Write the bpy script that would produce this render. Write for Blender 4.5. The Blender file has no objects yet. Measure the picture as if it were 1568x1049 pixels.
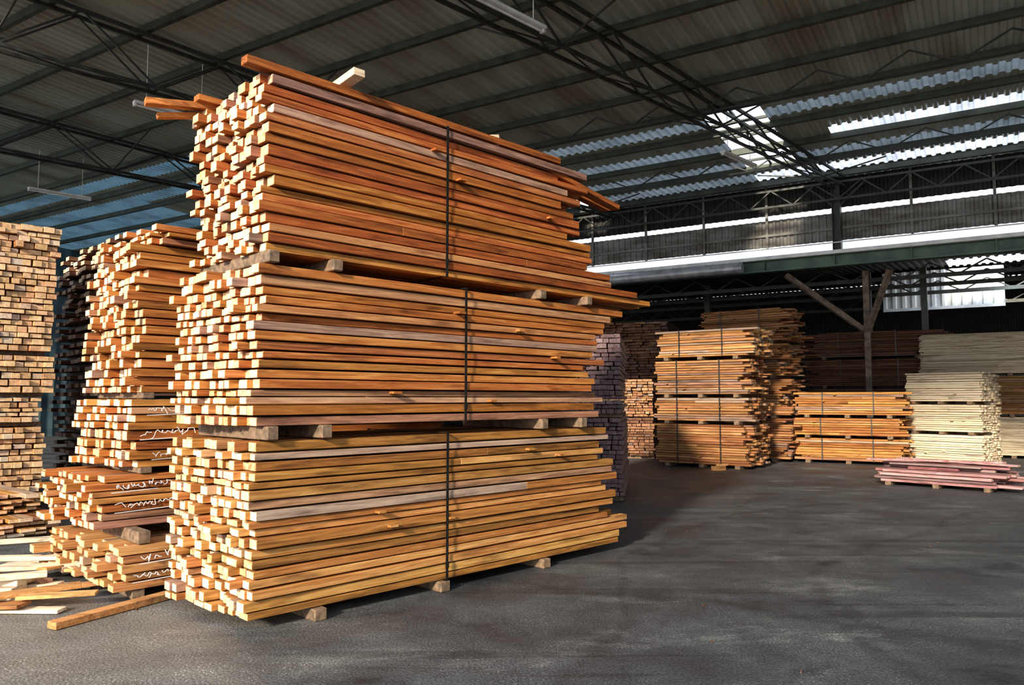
import bpy, math, random
from mathutils import Vector, Matrix
D=bpy.data; SC=bpy.context.scene
try:
    SC.view_settings.view_transform='Standard'; SC.view_settings.look='None'; SC.view_settings.exposure=0.0
except Exception as e: print(e)

# ---------------------------------------------------------------- materials
def newmat(name):
    m=D.materials.new(name); m.use_nodes=True
    nt=m.node_tree; b=nt.nodes["Principled BSDF"]; return m,nt,b
def N(nt,t,**k):
    n=nt.nodes.new(t)
    for a,v in k.items(): setattr(n,a,v)
    return n
def ramp(nt,stops):
    r=N(nt,'ShaderNodeValToRGB'); e=r.color_ramp.elements
    while len(e)<len(stops): e.new(0.5)
    for i,(p,c) in enumerate(stops): e[i].position=p; e[i].color=(*c,1)
    return r
def wood(name,dark,mid,light,end=False,rough=.75,varr=.6,grey=.75):
    m,nt,b=newmat(name); L=nt.links
    tc=N(nt,'ShaderNodeTexCoord'); at=N(nt,'ShaderNodeAttribute',attribute_name='Tint')
    sep=N(nt,'ShaderNodeSeparateColor'); L.new(at.outputs['Color'],sep.inputs[0])
    off=N(nt,'ShaderNodeVectorMath',operation='MULTIPLY_ADD')
    L.new(at.outputs['Color'],off.inputs[0]); off.inputs[1].default_value=(31,17,23); L.new(tc.outputs['Object'],off.inputs[2])
    mp=N(nt,'ShaderNodeMapping'); mp.inputs['Scale'].default_value=(14,14,14) if end else (1.1,22,22)
    L.new(off.outputs[0],mp.inputs[0])
    no=N(nt,'ShaderNodeTexNoise'); no.inputs['Scale'].default_value=1.6; no.inputs['Detail'].default_value=7; no.inputs['Roughness'].default_value=.65; no.inputs['Distortion'].default_value=.8
    L.new(mp.outputs[0],no.inputs['Vector'])
    ma=N(nt,'ShaderNodeMath',operation='MULTIPLY_ADD'); L.new(sep.outputs[0],ma.inputs[0]); ma.inputs[1].default_value=varr
    m2=N(nt,'ShaderNodeMath',operation='MULTIPLY_ADD'); L.new(no.outputs['Fac'],m2.inputs[0]); m2.inputs[1].default_value=1.7; m2.inputs[2].default_value=-.85+(.52-varr/2)
    L.new(m2.outputs[0],ma.inputs[2])
    r=ramp(nt,[(0.0,dark),(.5,mid),(1.0,light)]); L.new(ma.outputs[0],r.inputs[0])
    n2=N(nt,'ShaderNodeTexNoise'); n2.inputs['Scale'].default_value=1.5; n2.inputs['Detail'].default_value=5; n2.inputs['Roughness'].default_value=.6
    mp2=N(nt,'ShaderNodeMapping'); mp2.inputs['Scale'].default_value=(.9,6,6); L.new(off.outputs[0],mp2.inputs[0]); L.new(mp2.outputs[0],n2.inputs['Vector'])
    r2=ramp(nt,[(.33,(.32,.28,.28)),(.47,(1,1,1))]); L.new(n2.outputs['Fac'],r2.inputs[0])
    mx=N(nt,'ShaderNodeMix',data_type='RGBA',blend_type='MULTIPLY'); mx.inputs[0].default_value=.25 if end else .75
    L.new(r.outputs[0],mx.inputs[6]); L.new(r2.outputs[0],mx.inputs[7])
    hs=N(nt,'ShaderNodeHueSaturation'); L.new(mx.outputs[2],hs.inputs['Color'])
    h=N(nt,'ShaderNodeMath',operation='MULTIPLY_ADD'); L.new(sep.outputs[1],h.inputs[0]); h.inputs[1].default_value=.018; h.inputs[2].default_value=.490
    L.new(h.outputs[0],hs.inputs['Hue'])
    s=N(nt,'ShaderNodeMapRange'); L.new(sep.outputs[2],s.inputs[0]); s.inputs[1].default_value=.80; s.inputs[2].default_value=1.0; s.inputs[3].default_value=1.0; s.inputs[4].default_value=1-grey*.6
    L.new(s.outputs[0],hs.inputs['Saturation'])
    v=N(nt,'ShaderNodeMapRange'); L.new(sep.outputs[2],v.inputs[0]); v.inputs[1].default_value=.80; v.inputs[2].default_value=1.0; v.inputs[3].default_value=1.0; v.inputs[4].default_value=.8
    L.new(v.outputs[0],hs.inputs['Value'])
    L.new(hs.outputs[0],b.inputs['Base Color']); b.inputs['Roughness'].default_value=rough; b.inputs['Specular IOR Level'].default_value=.2
    bp=N(nt,'ShaderNodeBump'); bp.inputs['Strength'].default_value=.45; bp.inputs['Distance'].default_value=.005
    L.new(no.outputs['Fac'],bp.inputs['Height']); L.new(bp.outputs[0],b.inputs['Normal'])
    return m
def simple(name,c,rough=.6,metal=0,c2=None,scale=4,stretch=(1,1,1)):
    m,nt,b=newmat(name); L=nt.links
    c2=c2 or tuple(x*.6 for x in c)
    tc=N(nt,'ShaderNodeTexCoord'); mp=N(nt,'ShaderNodeMapping'); mp.inputs['Scale'].default_value=stretch
    L.new(tc.outputs['Object'],mp.inputs[0])
    no=N(nt,'ShaderNodeTexNoise'); no.inputs['Scale'].default_value=scale; no.inputs['Detail'].default_value=7
    L.new(mp.outputs[0],no.inputs['Vector'])
    r=ramp(nt,[(.35,c2),(.62,c)]); L.new(no.outputs['Fac'],r.inputs[0]); L.new(r.outputs[0],b.inputs['Base Color'])
    b.inputs['Roughness'].default_value=rough; b.inputs['Metallic'].default_value=metal
    return m
END=wood('wood_orange_end',(.50,.20,.085),(.88,.55,.30),(.96,.77,.54),end=True,varr=.75,grey=.35)
W_OR=[wood('wood_orange_side',(.09,.026,.006),(.37,.125,.025),(.64,.31,.090)),END]
W_RED=[wood('wood_red_side',(.075,.020,.005),(.31,.088,.018),(.58,.25,.065)),END]
W_YEL=[wood('wood_yellow_side',(.09,.034,.009),(.37,.150,.036),(.64,.36,.12)),END]
W_TAN=[wood('wood_tan_side',(.18,.07,.022),(.42,.19,.06),(.64,.38,.16)),
       wood('wood_tan_end',(.34,.17,.08),(.64,.40,.21),(.84,.62,.39),end=True,varr=.7)]
W_FAR=[wood('wood_far_side',(.09,.030,.009),(.28,.115,.040),(.50,.28,.12)),
       wood('wood_far_end',(.14,.055,.025),(.36,.18,.085),(.60,.38,.21),end=True,varr=.7)]
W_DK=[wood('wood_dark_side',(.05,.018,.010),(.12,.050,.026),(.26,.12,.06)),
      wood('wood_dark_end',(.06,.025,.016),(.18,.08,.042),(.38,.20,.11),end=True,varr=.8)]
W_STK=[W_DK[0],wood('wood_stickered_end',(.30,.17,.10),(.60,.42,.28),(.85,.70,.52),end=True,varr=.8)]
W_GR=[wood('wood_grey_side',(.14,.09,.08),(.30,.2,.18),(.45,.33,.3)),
      wood('wood_grey_end',(.05,.03,.035),(.125,.078,.085),(.25,.17,.17),end=True,varr=.7)]  # purple-grey ends, darkened in colour for the main stack's shade
W_PALE=[wood('wood_pale_side',(.44,.33,.20),(.68,.55,.38),(.84,.75,.59),varr=.3,grey=.2),
        wood('wood_pale_end',(.45,.31,.18),(.72,.57,.40),(.88,.77,.60),end=True,varr=.5,grey=.2)]
W_PINK=[wood('wood_pink_side',(.10,.032,.034),(.28,.115,.11),(.54,.38,.37)),
        wood('wood_pink_end',(.25,.08,.08),(.5,.25,.24),(.75,.6,.6),end=True)]
M_STRAP=simple('strap_steel',(.02,.018,.016),.4,.3)
M_BEARER=simple('bearer_wood',(.22,.14,.085),.8,0,(.09,.06,.035),20)
M_CHALK=simple('chalk_white',(.8,.78,.8),.9)
M_STEEL=simple('truss_paint',(.042,.048,.042),.5,.2,(.022,.022,.020),5)
M_PURL=simple('purlin_green',(.055,.070,.046),.5,.1,(.030,.034,.026),3)
M_BEAM=simple('beam_green',(.09,.16,.11),.5,0,(.045,.08,.06),2)
M_WHITE=simple('white_paint',(.85,.85,.82),.4,0,(.6,.6,.58),3)
M_SILVER=simple('duct_silver',(.55,.57,.6),.35,.5,(.35,.35,.38),4)
M_WALLUP=simple('wall_upper_cladding',(.24,.23,.21),.7,0,(.10,.085,.07),3,(.4,1,2))
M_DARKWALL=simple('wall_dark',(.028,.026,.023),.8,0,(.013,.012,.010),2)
M_CLAD=simple('white_cladding',(.62,.64,.64),.5,0,(.38,.40,.42),1.5)
M_TEAL=simple('wall_teal_sheet',(.10,.17,.20),.6,0,(.035,.065,.085),1.5)
M_WOODBR=simple('brace_timber',(.26,.19,.14),.8,0,(.10,.07,.05),5)

def roofmat():
    m,nt,b=newmat('roof_corrugated_metal'); L=nt.links
    tc=N(nt,'ShaderNodeTexCoord'); mp=N(nt,'ShaderNodeMapping'); mp.inputs['Scale'].default_value=(1.0,.18,1)
    L.new(tc.outputs['Object'],mp.inputs[0])
    no=N(nt,'ShaderNodeTexNoise'); no.inputs['Scale'].default_value=1.3; no.inputs['Detail'].default_value=6; L.new(mp.outputs[0],no.inputs['Vector'])
    r=ramp(nt,[(.3,(.23,.21,.165)),(.5,(.36,.405,.35)),(.7,(.47,.54,.50))]); L.new(no.outputs['Fac'],r.inputs[0]); L.new(r.outputs[0],b.inputs['Base Color'])
    b.inputs['Metallic'].default_value=.0; b.inputs['Roughness'].default_value=.32
    return m
M_ROOF=roofmat()
def translucent(name,col,k=.75):
    m=D.materials.new(name); m.use_nodes=True; nt=m.node_tree; nt.nodes.clear()
    o=N(nt,'ShaderNodeOutputMaterial'); t=N(nt,'ShaderNodeBsdfTranslucent'); d=N(nt,'ShaderNodeBsdfDiffuse'); x=N(nt,'ShaderNodeMixShader')
    no=N(nt,'ShaderNodeTexNoise'); no.inputs['Scale'].default_value=1.4; no.inputs['Detail'].default_value=5
    tc=N(nt,'ShaderNodeTexCoord'); nt.links.new(tc.outputs['Object'],no.inputs['Vector'])
    r=ramp(nt,[(.3,tuple(c*.55 for c in col)),(.6,col)]); nt.links.new(no.outputs['Fac'],r.inputs[0])
    nt.links.new(r.outputs[0],t.inputs[0]); d.inputs[0].default_value=(*[c*.5 for c in col],1)
    x.inputs[0].default_value=k; nt.links.new(d.outputs[0],x.inputs[1]); nt.links.new(t.outputs[0],x.inputs[2]); nt.links.new(x.outputs[0],o.inputs[0])
    return m
M_TR=translucent('roof_glare_sheet',(.76,.83,.94),.72)  # translucent bands put in for light glancing off the roof, and the eave gap
M_TRD=translucent('roof_glare_sheet_dim',(.13,.16,.19),.6)  # dimmer translucent bands put in for fainter glare on the roof sheets
M_TRB=translucent('rooflight_sheet_blue',(.07,.13,.175),.7)

def asphalt():
    m,nt,b=newmat('asphalt_floor'); L=nt.links
    tc=N(nt,'ShaderNodeTexCoord')
    n1=N(nt,'ShaderNodeTexNoise'); n1.inputs['Scale'].default_value=.8; n1.inputs['Detail'].default_value=13; n1.inputs['Roughness'].default_value=.72; n1.inputs['Distortion'].default_value=.2
    L.new(tc.outputs['Object'],n1.inputs['Vector'])
    r1=ramp(nt,[(.34,(.022,.024,.028)),(.50,(.042,.046,.053)),(.68,(.076,.080,.086))]); L.new(n1.outputs['Fac'],r1.inputs[0])
    def streak(rot,sx,sy,lo,hi,c,seedv,det=8):
        mp=N(nt,'ShaderNodeMapping'); mp.inputs['Location'].default_value=seedv; mp.inputs['Rotation'].default_value=(0,0,math.radians(rot)); mp.inputs['Scale'].default_value=(sx,sy,1)
        L.new(tc.outputs['Object'],mp.inputs[0])
        n=N(nt,'ShaderNodeTexNoise'); n.inputs['Scale'].default_value=1; n.inputs['Detail'].default_value=det; n.inputs['Roughness'].default_value=.6; n.inputs['Distortion'].default_value=.35
        L.new(mp.outputs[0],n.inputs['Vector']); r=ramp(nt,[(lo,(c,c,c)),(hi,(1,1,1))]); L.new(n.outputs['Fac'],r.inputs[0]); return r
    t1=streak(-48,.14,4.5,.36,.42,.62,(0,0,0)); t2=streak(28,.2,4.0,.35,.40,.66,(5,3,0))
    # curved tyre tracks
    def ring(cx,cy,R,wd,c):
        s=N(nt,'ShaderNodeVectorMath',operation='DISTANCE'); s.inputs[1].default_value=(cx,cy,0)
        wob=N(nt,'ShaderNodeTexNoise'); wob.inputs['Scale'].default_value=.25; L.new(tc.outputs['Object'],wob.inputs['Vector'])
        L.new(tc.outputs['Object'],s.inputs[0])
        a=N(nt,'ShaderNodeMath',operation='MULTIPLY_ADD'); L.new(wob.outputs['Fac'],a.inputs[0]); a.inputs[1].default_value=2.5; L.new(s.outputs['Value'],a.inputs[2])
        q=N(nt,'ShaderNodeMath',operation='SUBTRACT'); L.new(a.outputs[0],q.inputs[0]); q.inputs[1].default_value=R+1.25
        ab=N(nt,'ShaderNodeMath',operation='ABSOLUTE'); L.new(q.outputs[0],ab.inputs[0])
        nn=N(nt,'ShaderNodeMath',operation='MULTIPLY_ADD'); L.new(n1.outputs['Fac'],nn.inputs[0]); nn.inputs[1].default_value=.35; L.new(ab.outputs[0],nn.inputs[2])
        r=ramp(nt,[(.14,(c,c,c)),(.14+wd,(1,1,1))]); L.new(nn.outputs[0],r.inputs[0]); return r
    rg=[ring(11,3,9.0,.16,.55),ring(11,3,10.8,.14,.6),ring(3,-6,14.5,.16,.6),ring(3,-6,16.2,.16,.6),ring(-8,-8,17,.14,.6)]
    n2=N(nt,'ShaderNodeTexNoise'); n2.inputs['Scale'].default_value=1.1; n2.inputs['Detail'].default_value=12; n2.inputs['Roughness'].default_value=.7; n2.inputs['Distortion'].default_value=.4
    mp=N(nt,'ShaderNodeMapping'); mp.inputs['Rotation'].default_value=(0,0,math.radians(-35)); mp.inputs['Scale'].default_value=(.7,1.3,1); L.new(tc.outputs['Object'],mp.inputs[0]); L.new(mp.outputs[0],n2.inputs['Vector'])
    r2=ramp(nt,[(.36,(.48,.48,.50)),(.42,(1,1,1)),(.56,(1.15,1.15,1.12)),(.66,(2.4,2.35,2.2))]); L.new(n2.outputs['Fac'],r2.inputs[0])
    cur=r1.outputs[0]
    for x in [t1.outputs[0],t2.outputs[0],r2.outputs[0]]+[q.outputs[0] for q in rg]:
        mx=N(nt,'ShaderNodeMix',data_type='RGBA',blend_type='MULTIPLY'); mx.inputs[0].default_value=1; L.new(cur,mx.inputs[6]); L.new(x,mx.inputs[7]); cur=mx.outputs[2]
    # sunlit ground by the left stacks, painted as a pale floor patch
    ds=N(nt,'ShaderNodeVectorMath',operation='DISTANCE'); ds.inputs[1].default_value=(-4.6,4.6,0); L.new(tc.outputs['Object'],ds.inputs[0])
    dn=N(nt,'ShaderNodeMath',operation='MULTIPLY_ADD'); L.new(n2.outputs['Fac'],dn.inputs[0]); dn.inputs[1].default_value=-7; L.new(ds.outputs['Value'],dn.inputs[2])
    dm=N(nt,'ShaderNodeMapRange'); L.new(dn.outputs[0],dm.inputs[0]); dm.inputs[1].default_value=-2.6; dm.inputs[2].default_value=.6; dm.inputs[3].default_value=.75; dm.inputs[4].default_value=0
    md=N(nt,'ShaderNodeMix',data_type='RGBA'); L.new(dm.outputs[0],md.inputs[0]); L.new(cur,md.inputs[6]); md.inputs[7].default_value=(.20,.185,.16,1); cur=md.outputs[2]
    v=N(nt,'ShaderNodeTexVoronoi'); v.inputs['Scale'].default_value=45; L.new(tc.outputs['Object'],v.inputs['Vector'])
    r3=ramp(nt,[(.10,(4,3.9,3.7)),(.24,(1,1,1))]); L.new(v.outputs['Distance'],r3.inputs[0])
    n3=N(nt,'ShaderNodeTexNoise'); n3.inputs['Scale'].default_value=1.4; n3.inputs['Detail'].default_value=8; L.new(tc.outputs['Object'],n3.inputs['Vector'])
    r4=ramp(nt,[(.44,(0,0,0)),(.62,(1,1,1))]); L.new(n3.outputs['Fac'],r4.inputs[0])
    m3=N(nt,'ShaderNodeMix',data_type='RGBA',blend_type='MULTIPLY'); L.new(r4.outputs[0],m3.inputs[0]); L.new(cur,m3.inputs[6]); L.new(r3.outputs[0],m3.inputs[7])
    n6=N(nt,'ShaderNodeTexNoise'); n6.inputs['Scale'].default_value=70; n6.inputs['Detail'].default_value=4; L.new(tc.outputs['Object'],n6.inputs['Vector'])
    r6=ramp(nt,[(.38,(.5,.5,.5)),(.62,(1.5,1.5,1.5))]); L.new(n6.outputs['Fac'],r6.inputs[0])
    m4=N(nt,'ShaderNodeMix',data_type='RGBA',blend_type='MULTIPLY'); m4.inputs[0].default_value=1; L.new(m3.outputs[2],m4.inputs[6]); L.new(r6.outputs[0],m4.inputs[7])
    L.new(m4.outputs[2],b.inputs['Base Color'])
    rr=ramp(nt,[(.3,(.40,.40,.40)),(.7,(.8,.8,.8))]); L.new(n1.outputs['Fac'],rr.inputs[0]); L.new(rr.outputs[0],b.inputs['Roughness'])
    n5=N(nt,'ShaderNodeTexNoise'); n5.inputs['Scale'].default_value=55; n5.inputs['Detail'].default_value=6; L.new(tc.outputs['Object'],n5.inputs['Vector'])
    bp=N(nt,'ShaderNodeBump'); bp.inputs['Strength'].default_value=.7; bp.inputs['Distance'].default_value=.012; L.new(n5.outputs['Fac'],bp.inputs['Height']); L.new(bp.outputs[0],b.inputs['Normal'])
    return m
M_FLOOR=asphalt()

# ---------------------------------------------------------------- builder
class MB:
    def __init__(s): s.v=[];s.f=[];s.mi=[];s.c=[]
    def hexa(s,P,mats,col):
        b=len(s.v); s.v+=P
        F=[((0,3,2,1),0),((4,5,6,7),0),((0,1,5,4),0),((2,3,7,6),0),((1,2,6,5),1),((0,4,7,3),1)]
        for q,k in F:
            s.f.append(tuple(b+i for i in q)); s.mi.append(mats[k]); s.c.append(col)
    def box(s,x0,x1,y0,y1,z0,z1,mats=(0,0),col=(.5,.5,.5),M=None,jit=0):
        P=[Vector(p) for p in [(x0,y0,z0),(x1,y0,z0),(x1,y1,z0),(x0,y1,z0),(x0,y0,z1),(x1,y0,z1),(x1,y1,z1),(x0,y1,z1)]]
        if M: P=[M@p for p in P]
        s.hexa([tuple(p) for p in P],mats,col)
    def bar(s,a,b,w,h=None,mat=0,col=(.5,.5,.5)):
        a=Vector(a);b=Vector(b);h=h or w; d=(b-a); L=d.length
        if L<1e-5: return
        q=d.to_track_quat('X','Z').to_matrix().to_4x4(); M=Matrix.Translation(a)@q
        s.box(0,L,-w/2,w/2,-h/2,h/2,(mat,mat),col,M)
    def tube(s,a,b,r,mat=0,seg=10):
        a=Vector(a);b=Vector(b);d=b-a; q=d.to_track_quat('Z','Y').to_matrix(); n=len(s.v)
        for e in (a,b):
            for i in range(seg):
                t=2*math.pi*i/seg; s.v.append(tuple(e+q@Vector((r*math.cos(t),r*math.sin(t),0))))
        for i in range(seg):
            j=(i+1)%seg; s.f.append((n+i,n+j,n+seg+j,n+seg+i)); s.mi.append(mat); s.c.append((.5,.5,.5))
        s.f.append(tuple(n+i for i in reversed(range(seg)))); s.f.append(tuple(n+seg+i for i in range(seg))); s.mi+=[mat]*2; s.c+=[(.5,.5,.5)]*2
    def build(s,name,mats,loc=(0,0,0),rz=0,parent=None,bevel=0):
        me=D.meshes.new(name); me.from_pydata(s.v,[],s.f); me.update()
        for m in mats: me.materials.append(m)
        me.polygons.foreach_set('material_index',s.mi)
        at=me.color_attributes.new('Tint','FLOAT_COLOR','CORNER'); arr=[]
        for f,c in zip(s.f,s.c): arr+= [c[0],c[1],c[2],1]*len(f)
        at.data.foreach_set('color',arr)
        o=D.objects.new(name,me); SC.collection.objects.link(o); o.location=loc; o.rotation_euler=(0,0,rz)
        if parent: o.parent=parent
        if bevel:
            mo=o.modifiers.new('bevel','BEVEL'); mo.width=bevel; mo.segments=1; mo.limit_method='ANGLE'
        return o
def empty(name,loc,rz):
    o=D.objects.new(name,None); SC.collection.objects.link(o); o.location=loc; o.rotation_euler=(0,0,math.radians(rz)); return o

def pack(name,parent,wm,x0,L,y0,w,z0,z1,nl,nc,seed,skew=0,jx=.035,jy=.006,endfn=None,straps=(),gap=.09,stk=True,bevel=.003,spl=0,hv=.2):
    r=random.Random(seed); b=MB()
    hs=[r.uniform(1-hv,1+hv) for _ in range(nl)]; tt=sum(hs); zl=z0
    for l in range(nl):
        H=hs[l]/tt*(z1-z0)
        ws=[r.uniform(.75,1.28) for _ in range(nc)]; t=sum(ws); y=y0+r.uniform(-.022,.022)
        lay=r.uniform(0,.5); ext=endfn(l/nl,r) if endfn else 0
        for c in range(nc):
            bw=ws[c]/t*w
            k=r.random(); kx=1 if k<.75 else (1.7 if k<.95 else 2.6)
            a=x0-skew*(c/nc)+r.uniform(-jx,jx)*kx; e=x0+L+ext+r.uniform(-jx,jx)*2*kx
            col=(min(1,max(0,lay+r.uniform(0,.5))),r.random(),r.random())
            dy=r.uniform(-jy,jy); top=zl+H*(1-gap)-r.uniform(0,.010); bot=zl+r.uniform(0,.003)
            y1_=y+dy+.002; y2_=y+bw+dy-.003
            sy=r.uniform(-.014,.014)
            P0=[(a,y1_+sy,bot),(a,y2_+sy,bot),(a,y2_+sy,top),(a,y1_+sy,top)]
            P1=[(e,y1_-sy,bot),(e,y2_-sy,bot),(e,y2_-sy,top),(e,y1_-sy,top)]
            if spl and r.random()<spl and e-a>1.5:
                cut=a+(e-a)*r.uniform(.3,.7)
                f=(cut-a)/(e-a); Pc=[tuple(p+(q-p)*f for p,q in zip(A,B)) for A,B in zip(P0,P1)]
                col2=(r.random(),r.random(),r.random())
                Pd=[(x+.004,yy,zz) for x,yy,zz in Pc]
                segs=[(P0,Pc,col),(Pd,P1,col2)]
            else: segs=[(P0,P1,col)]
            for A,B,cc in segs:
                b.hexa([A[0],B[0],B[1],A[1],A[3],B[3],B[2],A[2]],(0,1),cc)
            y+=bw
        zl+=H
    o=b.build(name,wm,parent=parent,bevel=bevel)
    s=MB()
    for sx in straps:
        k=.016; sw=.013
        s.box(sx-sw,sx+sw,y0-k-.018,y0-k-.014,z0-.006,z1+.006)
        s.box(sx-sw,sx+sw,y0+w+k+.014,y0+w+k+.018,z0-.006,z1+.006)
        s.box(sx-sw,sx+sw,y0-k-.018,y0+w+k+.018,z1-.002,z1+.004)
        s.box(sx-sw,sx+sw,y0-k-.018,y0+w+k+.018,z0-.008,z0-.004)
        s.box(sx-sw*1.3,sx+sw*1.3,y0-k-.022,y0-k-.014,z0+.10,z0+.15)
    if straps: s.build(name+'_straps',[M_STRAP],parent=parent)
    if stk:
        s=MB()
        for k in range(stk if isinstance(stk,int) and stk>1 else 3):
            sx=x0+L*r.uniform(.1,.92); zz=z0+(z1-z0)*r.uniform(.12,.88)
            s.box(sx,sx+r.uniform(.05,.08),y0-r.uniform(.045,.08),y0+.1,zz-.008,zz+.010,(0,0),(r.uniform(.4,.7),.5,.5))
        s.build(name+'_stickers',wm,parent=parent)
    return o
def bearers(name,parent,xs,y0,y1,z0,z1,w=.09,mat=None):
    b=MB()
    for x in xs: b.box(x-w/2,x+w/2,y0,y1,z0,z1,(0,0))
    b.build(name,[mat or M_BEARER],parent=parent,bevel=.006)

# ---------------------------------------------------------------- main stack
S=empty('lumber_stack',(-1.78,5.27,0),45)
bearers('floor_bearers',S,[.53,1.7,2.95],-.04,1.1,0,.085,.10)
pack('lower_pack',S,W_YEL,0,3.98,0,1.1,.09,1.31,18,11,1,skew=.13,straps=[1.72],stk=5,spl=.12,jx=.042,endfn=lambda t,r:(.24 if t<.22 else 0)-(.10 if t>.7 else 0)+r.uniform(-.14,.08))
bearers('mid_bearers',S,[.12,.55,2.92,3.5],-.05,1.1,1.31,1.405,.085)
pack('middle_pack',S,W_OR,.02,3.70,.0,1.1,1.405,2.56,17,11,2,skew=.15,straps=[1.92],stk=5,spl=.12,jx=.042,endfn=lambda t,r:(.30 if t>.75 else 0)+r.uniform(-.08,.08))
bearers('top_bearers',S,[.1,.62,2.9,3.6],-.05,1.1,2.56,2.645,.085)
pack('top_pack',S,W_RED,.03,3.36,0,1.12,2.645,3.95,18,11,3,skew=0,straps=[1.70],stk=3,spl=.14,jx=.058,
     endfn=lambda t,r:(1.25-t*4.2 if t<.2 else (.22 if t<.34 else 0))+r.uniform(-.10,.16))
b=MB()
def lb(a,c,w,h,t=.6,m=0): b.bar((a[0],a[1],a[2]+.05),(c[0],c[1],c[2]+.05),w,h,m,(t,.5,.3))
lb((-.12,.04,3.935),(3.2,.03,3.935),.09,.06,.3)
lb((.3,.14,3.94),(3.3,.15,3.94),.09,.05,.1)
lb((-.08,.95,3.93),(3.3,.9,3.93),.1,.05,.5)
lb((.74,.75,3.98),(.72,-.14,4.05),.10,.06,.2,1)
lb((-.42,1.08,3.84),(.35,.92,3.93),.09,.05,.7)
lb((-.30,1.16,3.78),(.4,1.0,3.93),.07,.04,.9)
lb((2.3,.05,3.95),(2.6,.3,4.0),.14,.10,.3,1)
lb((2.6,.1,3.93),(4.15,.02,3.63),.11,.05,.2)
lb((2.7,.35,3.93),(4.35,.3,3.70),.1,.05,.3)
lb((2.2,.6,3.93),(3.9,.55,3.82),.1,.05,.5)
b.build('loose_top_boards',[W_RED[0],W_PALE[0]],parent=S,bevel=.003)

# ---------------------------------------------------------------- chalk scribbles (handwritten lot marks)
def scribble(parent,x,z,w,h,y,seed):
    r=random.Random(seed); cu=D.curves.new('chalk_marks','CURVE'); cu.dimensions='3D'; cu.bevel_depth=.0035
    px=x
    while px<x+w:
        n=r.randint(5,8); sp=cu.splines.new('NURBS'); sp.points.add(n-1); lw=r.uniform(.04,.08); tall=h*(1.5 if r.random()<.3 else .8)
        for i in range(n):
            sp.points[i].co=(px+lw*i/(n-1)+r.uniform(-.02,.02),y,z+r.uniform(-.5,.5)*tall+.1*(px-x)*.5,1)
        sp.use_endpoint_u=True; sp.order_u=3; px+=lw+r.uniform(.0,.025)
    sp=cu.splines.new('POLY'); sp.points.add(1); sp.points[0].co=(x-.02,y,z-h*.75,1); sp.points[1].co=(x+w*.7,y,z-h*.55,1)
    o=D.objects.new('chalk_marks',cu); SC.collection.objects.link(o); o.data.materials.append(M_CHALK); o.parent=parent

# ---------------------------------------------------------------- second stack
S=empty('lumber_stack',(-3.2,6.5,0),45)
bearers('floor_bearers',S,[-.05,1.2,2.6],-.35,1.2,0,.08,.1)
pack('bottom_pack',S,W_TAN,-.18,3.2,-.38,1.6,.08,.42,5,13,11,skew=.15,jx=.07,stk=False)
bearers('low_bearers',S,[0,.45,2.4],-.3,1.2,.42,.52,.1)
pack('low_pack',S,W_OR,-.27,3.4,.03,1.25,.52,.96,7,11,12,skew=.1,jx=.09,stk=False)
bearers('low_bearers_2',S,[0.1,2.4],0,1.2,.96,1.01,.1)
pack('lower_mid_pack',S,W_OR,-.02,3.5,0,1.2,1.01,1.60,8,11,13,skew=.12,jx=.05,stk=False)
bearers('mid_bearers',S,[.1,2.4],0,1.2,1.60,1.65,.1)
pack('upper_pack',S,W_OR,0,3.8,.0,1.2,1.65,2.95,18,12,14,skew=.05,jx=.06,stk=False)
pack('cap_pack',S,W_OR,.12,3.5,-.1,.62,2.95,3.12,3,6,15,jx=.07,stk=False)
pack('cap_pack_2',S,W_OR,-.02,3.5,.62,.55,2.95,3.06,2,5,16,jx=.07,stk=False)
for i,(x,z,w,h) in enumerate([(.1,1.50,.5,.06),(.05,1.3,.6,.07),(.15,1.12,.45,.06)]): scribble(S,x,z,w,h,-.032,i)
for i,(x,z,w,h) in enumerate([(-.15,.86,.5,.06),(-.12,.70,.6,.07)]): scribble(S,x,z,w,h,-.002,i+5)
for i,(x,z,w,h) in enumerate([(-.05,.33,.5,.06),(-.1,.19,.6,.06)]): scribble(S,x,z,w,h,-.412,i+9)

# stickered dark stack behind
S=empty('lumber_stack',(-5.7,11.3,0),45)
bearers('floor_bearers',S,[.1,1.5,3],0,3,0,.1,.1)
b=MB(); r=random.Random(5)
for l in range(29):
    z=.1+l*.14
    y=0
    while y<3.5:
        w=r.uniform(.18,.26); a=r.uniform(-.15,.08)
        b.box(a,3.6,y,y+w-.02,z,z+.065,(0,1),(r.random(),r.random(),r.random())); y+=w
    for x in (.15,1.6,3.2): b.box(x,x+.06,0,3.5,z+.065,z+.14,(0,0),(.6,.5,.5))
b.build('stickered_boards',W_STK,parent=S)

# left edge stack (ends facing)
S=empty('lumber_stack',(-6.79,11.1,0),135)
bearers('floor_bearers',S,[.2,1.5,3],0,1.9,0,.1,.1)
pack('bottom_pack',S,W_TAN,0,3.6,.0,1.9,.10,1.20,13,15,21,jx=.03,stk=False)
bearers('bearers_2',S,[.2,3],0,1.9,1.2,1.26,.1)
pack('lower_pack',S,W_TAN,.03,3.6,.06,1.8,1.26,1.62,5,14,22,jx=.03,stk=False)
bearers('bearers_3',S,[.2,3],0,1.9,1.62,1.68,.1)
pack('mid_pack',S,W_TAN,-.03,3.6,-.1,1.9,1.68,2.22,6,14,23,jx=.03,stk=False)
bearers('bearers_4',S,[.2,3],0,1.9,2.22,2.28,.1)
pack('upper_pack',S,W_TAN,-.03,3.6,-.06,1.9,2.28,3.68,16,15,24,jx=.03,stk=False)
pack('top_pack',S,W_TAN,0,3.6,-.1,1.9,3.68,4.12,5,14,25,jx=.05,stk=False)

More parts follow.
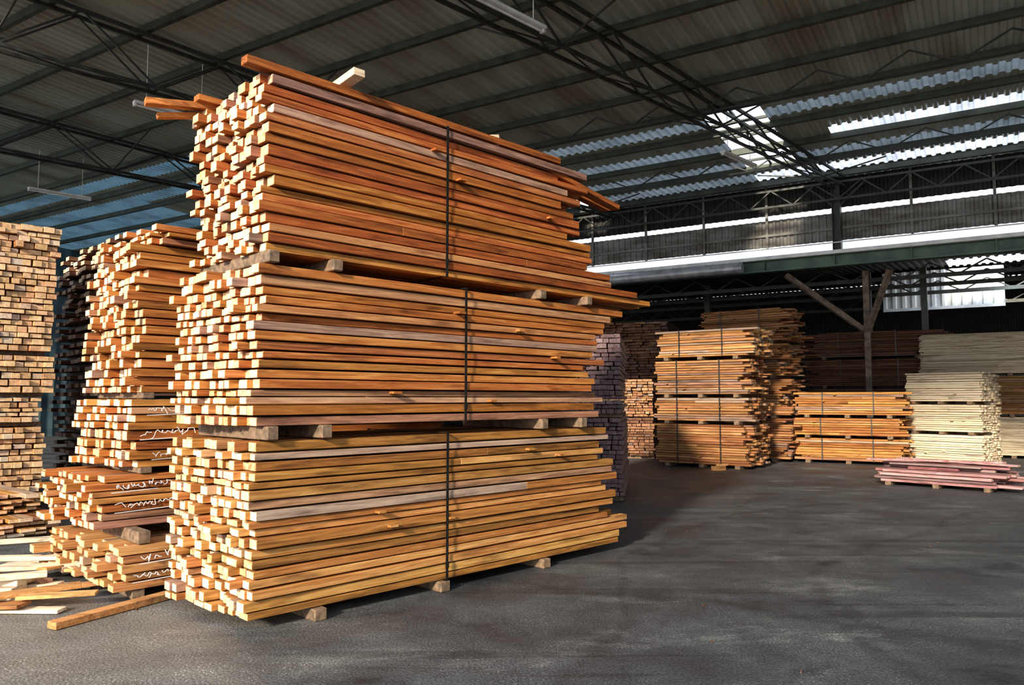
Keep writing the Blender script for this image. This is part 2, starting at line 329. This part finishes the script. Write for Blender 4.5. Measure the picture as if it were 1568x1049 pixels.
S=empty('lumber_stack',(-5.25,8.9,0),140)
bearers('floor_bearers',S,[.2,1.5],0,1.4,0,.08,.1)
pack('bottom_pack',S,W_YEL,-.1,2.4,0,1.4,.08,.30,4,10,31,jx=.1,gap=.2,stk=False)
pack('top_pack',S,W_YEL,.3,2.0,.1,1.2,.30,.52,4,10,32,jx=.1,gap=.2,stk=False)

# floor offcuts
b=MB()
b.bar((-3.19,5.40,.03),(-2.66,6.42,.03),.10,.05,0,(.6,.4,.5))
b.build('floor_plank',[W_TAN[0]],bevel=.003)
b=MB(); r=random.Random(9)
for i in range(34):
    x=r.uniform(-5.2,-3.65); y=5.75+r.random()*1.7; a=r.uniform(-.6,.9); l=r.uniform(.15,.8)
    z=.018+.03*(i%4)
    b.bar((x,y,z),(x+l*math.cos(a),y+l*math.sin(a),z+r.uniform(0,.04)),r.uniform(.06,.2),.026,i%2,(r.uniform(.2,1),r.random(),r.random()))
for i,(x,y,a,l) in enumerate([(-4.7,6.6,.3,1.1),(-5.0,6.9,.15,1.2),(-4.35,5.9,.55,.7),(-5.1,7.3,.5,1.3)]):
    b.bar((x,y,.14+.03*i),(x+l*math.cos(a),y+l*math.sin(a),.13+.03*i),.12,.035,0,(.3+.2*i,.4,.5))
b.box(-4.25,-3.9,6.05,6.25,0,.12,(0,0),(.8,.5,.5)); b.box(-4.15,-3.9,6.12,6.3,.12,.17,(0,0),(1,.5,.5))
b.build('wood_offcuts_heap',[W_PALE[0],W_TAN[0]],bevel=.003)
b=MB(); r=random.Random(77)
for i in range(60):
    x=r.uniform(-3,7); y=r.uniform(3.4,12); a=r.uniform(0,3.1); l=r.uniform(.01,.035)
    b.bar((x,y,.006),(x+l*math.cos(a),y+l*math.sin(a),.008),r.uniform(.006,.014),.008,0,(r.uniform(.0,.4),.5,r.random()))
b.bar((.95,3.62,.01),(1.22,3.72,.014),.012,.012,0,(.1,.5,.5)); b.bar((1.22,3.72,.014),(1.30,3.84,.012),.01,.01,0,(.1,.5,.5))
b.build('wood_splinters',[W_DK[0]])

# ---------------------------------------------------------------- stack behind main (grey ends)
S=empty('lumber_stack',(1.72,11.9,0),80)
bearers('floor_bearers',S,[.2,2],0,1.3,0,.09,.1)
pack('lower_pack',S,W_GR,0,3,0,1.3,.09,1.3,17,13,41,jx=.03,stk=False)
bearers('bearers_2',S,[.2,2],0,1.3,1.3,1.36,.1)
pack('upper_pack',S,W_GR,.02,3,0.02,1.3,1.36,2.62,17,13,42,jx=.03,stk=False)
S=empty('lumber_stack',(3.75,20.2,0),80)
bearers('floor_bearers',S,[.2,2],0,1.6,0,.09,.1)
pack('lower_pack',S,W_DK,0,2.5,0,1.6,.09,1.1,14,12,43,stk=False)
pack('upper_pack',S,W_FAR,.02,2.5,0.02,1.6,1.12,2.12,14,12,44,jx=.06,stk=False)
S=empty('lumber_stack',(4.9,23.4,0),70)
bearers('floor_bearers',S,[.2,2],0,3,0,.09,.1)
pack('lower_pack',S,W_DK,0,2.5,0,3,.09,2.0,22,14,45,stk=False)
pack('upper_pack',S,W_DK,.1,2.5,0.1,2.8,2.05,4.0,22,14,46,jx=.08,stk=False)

# ---------------------------------------------------------------- right rear stacks
def farstack(x,y,rot,L,w,tiers,woods,seed,straps=True,nc=8,x0=0,dx=.08,th=.055,skl=0):
    S=empty('lumber_stack',(x,y,0),rot); z=0; r=random.Random(seed)
    for i,h in enumerate(tiers):
        bearers('bearers_%d'%i,S,[-L*.12,-L*.5,-L*.88],-.04,w,z,z+.08,.12)
        o=r.uniform(-.06,.06)
        pack('pack_%d'%i,S,woods[i%len(woods)],-L+o,L,r.uniform(-.03,.03),w,z+.08,z+h,max(3,int((h-.08)/th)),nc,seed*10+i,jx=dx,
             straps=[-L*.75+o,-L*.28+o] if straps else (),stk=2,gap=.10,bevel=0,spl=.25)
        z+=h
    return S
farstack(5.31,17.15,-37,2.25,1.35,[1.0,.62,.88,.72],[W_FAR,W_FAR,W_FAR,W_TAN],51,dx=.06)
farstack(6.85,19.25,-37,2.2,1.3,[1.1,1.0,.9,.92],[W_FAR,W_FAR,W_FAR,W_FAR],52,dx=.10)
farstack(9.27,18.1,-30,2.45,1.3,[.62,.5,.64],[W_YEL,W_YEL,W_YEL],53,dx=.07)
S=farstack(11.3,18.45,-50,1.75,.75,[.7,.75,.8],[W_PALE],54,straps=False,dx=.02)
S=empty('lumber_stack',(12.0,19.05,0),-50)
pack('pack',S,W_PALE,-1.7,1.7,0,.5,.0,2.2,34,4,541,jx=.02,stk=False,bevel=0)
farstack(15.2,19.3,-32,4.3,1.4,[1.1,1.1,1.2],[W_PALE,W_TAN,W_PALE],55,dx=.05,th=.03,straps=False)
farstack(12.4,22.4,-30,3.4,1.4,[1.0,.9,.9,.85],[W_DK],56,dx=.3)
# red dusty plank pile
S=empty('plank_pile',(8.22,12.95,0),-45)
bearers('floor_bearers',S,[-1.8,-1,-.2],0,1.3,0,.07,.1)
pack('planks',S,W_PINK,-1.95,1.95,0,1.3,.07,.30,4,7,61,jx=.1,stk=False,gap=.12)
pack('planks_upper',S,W_PINK,-1.9,1.7,.25,.9,.30,.42,2,5,62,jx=.15,stk=False,gap=.2)
b=MB(); b.bar((-2.2,.1,.46),(-.1,.9,.46),.12,.03,0,(.8,.3,.4)); b.bar((-1.9,.9,.45),(.2,.4,.45),.1,.03,0,(.9,.3,.2)); b.build('loose_planks',[W_PINK[0]],parent=S)
b=MB(); b.box(-.15,.15,-.07,.07,0,.1,(0,0),(.7,.5,.5)); b.box(-.05,.22,-.05,.02,.1,.14,(0,0),(.9,.5,.5)); b.build('wood_offcut',[W_TAN[0]],loc=(4.6,17.1,0),rz=.4,bevel=.004)

# ---------------------------------------------------------------- building (local frame rotated -32deg)
RB=math.radians(-32); cB,sB=math.cos(RB),math.sin(RB)
def loc2w(x,y,z): return Vector((x*cB-y*sB,x*sB+y*cB,z))
YW=22.85; XL,XR=-34.0,10.0; YF=3.0
def rz_(y): return 7.85+.05*(YW-y)
p=.22
def corr(b,xa,xb,ya,yb,zf,mat,depth=.045):
    n=max(1,round((xb-xa)/p)); 
    prof=[(0,0),(.30,0),(.45,1),(.85,1),(1,0)]
    pts=[]
    for i in range(n):
        for q,h in prof[:-1]: pts.append((xa+(i+q)*(xb-xa)/n,h*depth))
    pts.append((xb,0)); base=len(b.v)
    for x,h in pts: b.v.append((x,ya,zf(ya)+h)); b.v.append((x,yb,zf(yb)+h))
    for i in range(len(pts)-1):
        k=base+2*i; b.f.append((k,k+1,k+3,k+2)); b.mi.append(mat); b.c.append((.5,.5,.5))
b=MB()
xs=[XL,-30,-27,-24,-21,-18,-13,-11.2,-10.4,-9,-5.4,-4.1,-3.0,1,XR]
ys=[YF,8,12,12.9,13.5,14.4,15.0,16.8,17.3,17.8,19.0,19.7,20.45,21.2,21.6,22.2,22.85,23.3]
def cell(x,y):
    if -5.4<x<-4.1 and 16.8<y<21.2: return None
    if -11.2<x<-10.4 and 20.45<y<22.2: return None
    if x>-3.0 and 19.0<y<19.7: return 1
    if x>-5.4 and 21.6<y<22.2: return 1
    if x>-4.1 and (17.3<y<17.8 or 20.45<y<21.2): return 2
    if -13<x<-5.4 and (17.3<y<17.8 or 19.0<y<19.7 or 20.45<y<21.2 or 21.6<y<22.2): return 2
    if x<-18 and (12.9<y<13.5 or 14.4<y<15.0 or 16.8<y<17.3) : return 3
    if x<-24 and 15.0<y<18.0: return 3
    return 0
for i in range(len(xs)-1):
    for j in range(len(ys)-1):
        m=cell((xs[i]+xs[i+1])/2,(ys[j]+ys[j+1])/2)
        if m is not None: corr(b,xs[i],xs[i+1],ys[j],ys[j+1],rz_,m)
b.build('ceiling',[M_ROOF,M_TR,M_TRD,M_TRB],rz=RB)
# purlins
b=MB(); y=YF+.8
while y<YW-.2:
    z=rz_(y)-.08
    b.box(XL+.2,XR-.2,y-.03,y+.03,z-.07,z+.07); b.box(XL+.2,XR-.2,y-.03,y+.06,z-.075,z-.065); y+=1.42
b.build('roof_purlins',[M_PURL],rz=RB)
b=MB()
for y in (17.7,18.6,19.5,20.4): b.box(-5.4,-4.1,y-.03,y+.03,rz_(y)-.02,rz_(y)+.04)
b.bar((-4.75,16.8,rz_(16.8)),(-4.75,21.2,rz_(21.2)),.05)
b.build('window_skylight_frame',[M_STEEL],rz=RB)

# trusses along 45deg
def truss(w):
    u=Vector((.7071,.7071,0)); q=Vector((-.7071,.7071,0))*w; b=MB()
    nv=Vector((-sB,cB,0))
    def yl(s): return (u*s+q).dot(nv)
    s1=(YW-.55-q.dot(nv))/u.dot(nv); s0=(YF+.2-q.dot(nv))/u.dot(nv)
    off=Vector((-.7071,.7071,0))*.15
    n=int((s1-s0)/1.3); pts=[]
    for i in range(n+1):
        s=s0+(s1-s0)*i/n; P=u*s+q; pts.append((P+Vector((0,0,7.42)),P+Vector((0,0,rz_(yl(s))-.20))))
    for e in (off,-off):
        b.bar(pts[0][0]+e,pts[-1][0]+e,.05,.06)
    b.bar(pts[0][1]+off,pts[-1][1]+off,.055,.065); b.bar(pts[0][1]-off,pts[-1][1]-off,.055,.065)
    for i in range(n):
        lo,hi=pts[i],pts[i+1]
        for e in (off,-off):
            if i%2==0: b.bar(lo[0]+e,hi[1]+e,.032)
            else: b.bar(lo[1]+e,hi[0]+e,.032)
        sgn=off if i%2 else -off
        b.bar(lo[0]+sgn,hi[0]-sgn,.022)
    for i in range(2,n,4):
        P=pts[i][0]
        for k in (1,-1):
            d=Vector((-.848,.53,0))*1.6*k
            b.bar(P,P+d+Vector((0,0,(pts[i][1].z-P.z)-.02)),.03)
    b.build('roof_truss',[M_STEEL])
for w in (8.2,14.7,20.9): truss(w)
# eave lattice girder + wall elements
b=MB()
yg=YW-.62; x=-31.5
b.bar((x,yg,7.55),(XR-.6,yg,7.55),.06); b.bar((x,yg,7.08),(XR-.6,yg,7.08),.06)
i=0
while x<XR-1.4:
    b.bar((x,yg,7.08 if i%2 else 7.55),(x+.6,yg,7.55 if i%2 else 7.08),.035); x+=.6; i+=1
b.build('eave_girder',[M_STEEL],rz=RB)
b=MB()
for (yy) in (15.5,19.6):
    x=-9; i=0; z=rz_(yy)-.18; 
    b.bar((x,yy,z-.4),(XR-.6,yy,z-.4),.04)
    while x<XR-1.2:
        b.bar((x,yy,z-.4 if i%2 else z),(x+.8,yy,z if i%2 else z-.4),.03); x+=.8; i+=1
b.build('roof_lattice_purlins',[M_STEEL],rz=RB)
def vcorr(b,xa,xb,y,z0,z1,mat,depth=.04,p=.2):
    n=max(1,round((xb-xa)/p)); base=len(b.v); pts=[]
    for i in range(n):
        for q,h in [(0,0),(.3,0),(.45,1),(.85,1)]: pts.append((xa+(i+q)*(xb-xa)/n,h*depth))
    pts.append((xb,0))
    for x,h in pts: b.v.append((x,y+h,z0)); b.v.append((x,y+h,z1))
    for i in range(len(pts)-1):
        k=base+2*i; b.f.append((k,k+2,k+3,k+1)); b.mi.append(mat); b.c.append((.5,.5,.5))
b=MB()
vcorr(b,-32,XR,YW,6.04,6.84,0)
vcorr(b,-32,XR,YW,6.98,7.84,1)
x=-32
while x<XR: b.box(x,x+.07,YW-.06,YW,6.0,7.84); x+=1.9
b.box(-32,XR,YW-.05,YW+.02,6.35,6.42)
b.build('wall_back_upper',[M_WALLUP,M_DARKWALL],rz=RB)
b=MB()
b.box(-32,XR,YW-.42,YW-.12,5.26,5.30); b.box(-32,XR,YW-.42,YW-.12,5.58,5.62); b.box(-32,XR,YW-.29,YW-.25,5.30,5.58)
x=-32
while x<XR: b.box(x,x+.03,YW-.40,YW-.14,5.30,5.58); x+=1.9
b.build('crane_beam',[M_BEAM],rz=RB)
b=MB(); b.box(-31.5,XR-.5,YW-.60,YW-.46,5.58,5.68); b.tube((-31.5,YW-.5,5.90),(XR-.5,YW-.5,5.90),.018)
b.build('trim_gutter',[M_WHITE],rz=RB)
b=MB(); b.tube((-10.8,YW-.80,5.38),(-5.9,YW-.80,5.38),.16,0,14)
for x in (-10,-9,-8,-7,-6): b.tube((x,YW-.80,5.38),(x+.04,YW-.80,5.38),.175,0,14)
b.build('ventilation_duct',[M_SILVER],rz=RB)
b=MB()
for x in (-32,-22,-12.5,6.5):
    b.box(x-.12,x+.12,YW-.32,YW-.08,0,7.8); b.box(x-.2,x+.2,YW-.4,YW,0,.03)
x=-3.4
b.box(x-.11,x-.09,YW-.45,YW-.15,5.62,7.8); b.box(x+.09,x+.11,YW-.45,YW-.15,5.62,7.8); b.box(x-.1,x+.1,YW-.31,YW-.29,5.62,7.8)
b.bar((x,YW-.3,6.9),(x+.9,YW-.3,7.7),.06); b.bar((x,YW-.3,6.9),(x-.9,YW-.3,7.7),.06)
b.build('steel_columns',[M_STEEL],rz=RB)
# rear bay
rr_=lambda y:5.55+.085*(y-YW)
b=MB()
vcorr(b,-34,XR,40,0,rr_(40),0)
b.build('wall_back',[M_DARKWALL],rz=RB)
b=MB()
corr(b,-34,-1,YW-.05,40.2,rr_,0); corr(b,-1,3,YW-.05,27.5,rr_,0); corr(b,-1,3,30.6,40.2,rr_,0); corr(b,3,XR,YW-.05,40.2,rr_,0)  # gap left in the rear roof to let light onto the cladding panel
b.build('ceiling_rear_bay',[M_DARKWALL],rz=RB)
b=MB(); vcorr(b,-3.1,.6,30.3,4.75,6.1,0,.05,.3); b.box(-3.1,.6,30.25,30.3,4.70,4.80)
b.build('wall_cladding_panel',[M_CLAD],rz=RB)
b=MB()
for x in (-14,-8.5,-3.2,-1.6,3):
    b.box(x-.09,x+.09,26.9,27.1,0,5.7)
for y in (25,27,29,33):
    zz=5.15
    b.bar((-33,y,zz),(XR-.5,y,zz),.08,.12)
    x=-16
    while x<XR-1.9: b.bar((x,y,zz),(x+.7,y,zz+.38),.04); b.bar((x+.7,y,zz+.38),(x+1.4,y,zz),.04); x+=1.4
b.build('rear_bay_frames',[M_STEEL],rz=RB)
b=MB()
b.bar((-4.9,YW+.1,5.2),(-2.9,YW+1.2,3.5),.16,.14); b.bar((-2.2,YW+.6,5.2),(-2.9,YW+1.2,3.5),.14,.12); b.bar((-2.9,YW+1.2,0),(-2.9,YW+1.2,5.3),.16,.16)
b.build('timber_brace',[M_WOODBR],rz=RB)
def side(name,x,mat,y0,y1,z1f):
    b=MB(); 
    n=int((y1-y0)/.25)
    for i in range(n+1):
        y=y0+i*.25; d=.04 if i%2 else 0
        b.v.append((x+d,y,0)); b.v.append((x+d,y,z1f(y)))
    for i in range(n): b.f.append((2*i,2*i+1,2*i+3,2*i+2)); b.mi.append(0); b.c.append((.5,.5,.5))
    b.build(name,[mat],rz=RB)
side('wall_left',XL+.1,M_TEAL,10,40,lambda y: rz_(y) if y<YW else rr_(y))
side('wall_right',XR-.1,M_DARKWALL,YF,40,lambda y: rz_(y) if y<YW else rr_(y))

# floor
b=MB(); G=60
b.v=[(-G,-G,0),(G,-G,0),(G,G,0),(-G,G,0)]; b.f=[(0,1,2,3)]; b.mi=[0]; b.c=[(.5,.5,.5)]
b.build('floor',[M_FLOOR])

def batten(x,y,z,ztop,ang=45,L=1.5):
    S=empty('fluorescent_light',(x,y,z),ang); b=MB()
    b.box(-L/2,L/2,-.07,.07,0,.05); b.box(-L/2,-L/2+.04,-.04,.04,-.05,0); b.box(L/2-.04,L/2,-.04,.04,-.05,0)
    b.tube((-L/2+.04,0,-.03),(L/2-.04,0,-.03),.018)
    b.tube((-L*.35,0,.05),(-L*.35,0,ztop-z),.008); b.tube((L*.35,0,.05),(L*.35,0,ztop-z),.008)
    b.build('fixture_body',[M_WHITE],parent=S)
batten(-.05,10.7,7.2,8.5); batten(-12.2,20.2,7.1,8.2); batten(5.3,17.4,7.15,8.1); batten(-6.6,14.5,7.15,8.4)

# ---------------------------------------------------------------- light
w=D.worlds.new('World'); SC.world=w; w.use_nodes=True; nt=w.node_tree
bg=nt.nodes['Background']; bg.inputs[0].default_value=(.82,.90,1,1); bg.inputs[1].default_value=1.85
def lamp(name,typ,loc,target,energy,col,**k):
    l=D.lights.new(name,typ); l.energy=energy; l.color=col
    for a,v in k.items(): setattr(l,a,v)
    o=D.objects.new(name,l); SC.collection.objects.link(o); o.location=loc
    o.rotation_euler=(Vector(target)-Vector(loc)).to_track_quat('-Z','Y').to_euler(); return o
u=Vector((.7071,.7071,0)); wv=Vector((-.7071,.7071,0))
d=u*.73+wv*.24+Vector((0,0,-.30))
lamp('sun','SUN',(-5,-20,15),Vector((-5,-20,15))+d,8.0,(1,.88,.70),angle=math.radians(5))
pl=loc2w(1.0,28.8,5.9); lamp('rear_fill_lamp','AREA',pl,loc2w(-.8,30.3,5.2),110,(.9,.95,1),size=2.0)  # area lamp added below the roof gap to brighten the cladding panel

# ---------------------------------------------------------------- camera
c=D.cameras.new('camera'); c.lens=26.75; c.sensor_width=36; c.clip_end=300
o=D.objects.new('camera',c); SC.collection.objects.link(o); o.location=(0,0,1.6); o.rotation_euler=(math.radians(94.2),0,0)
SC.camera=o
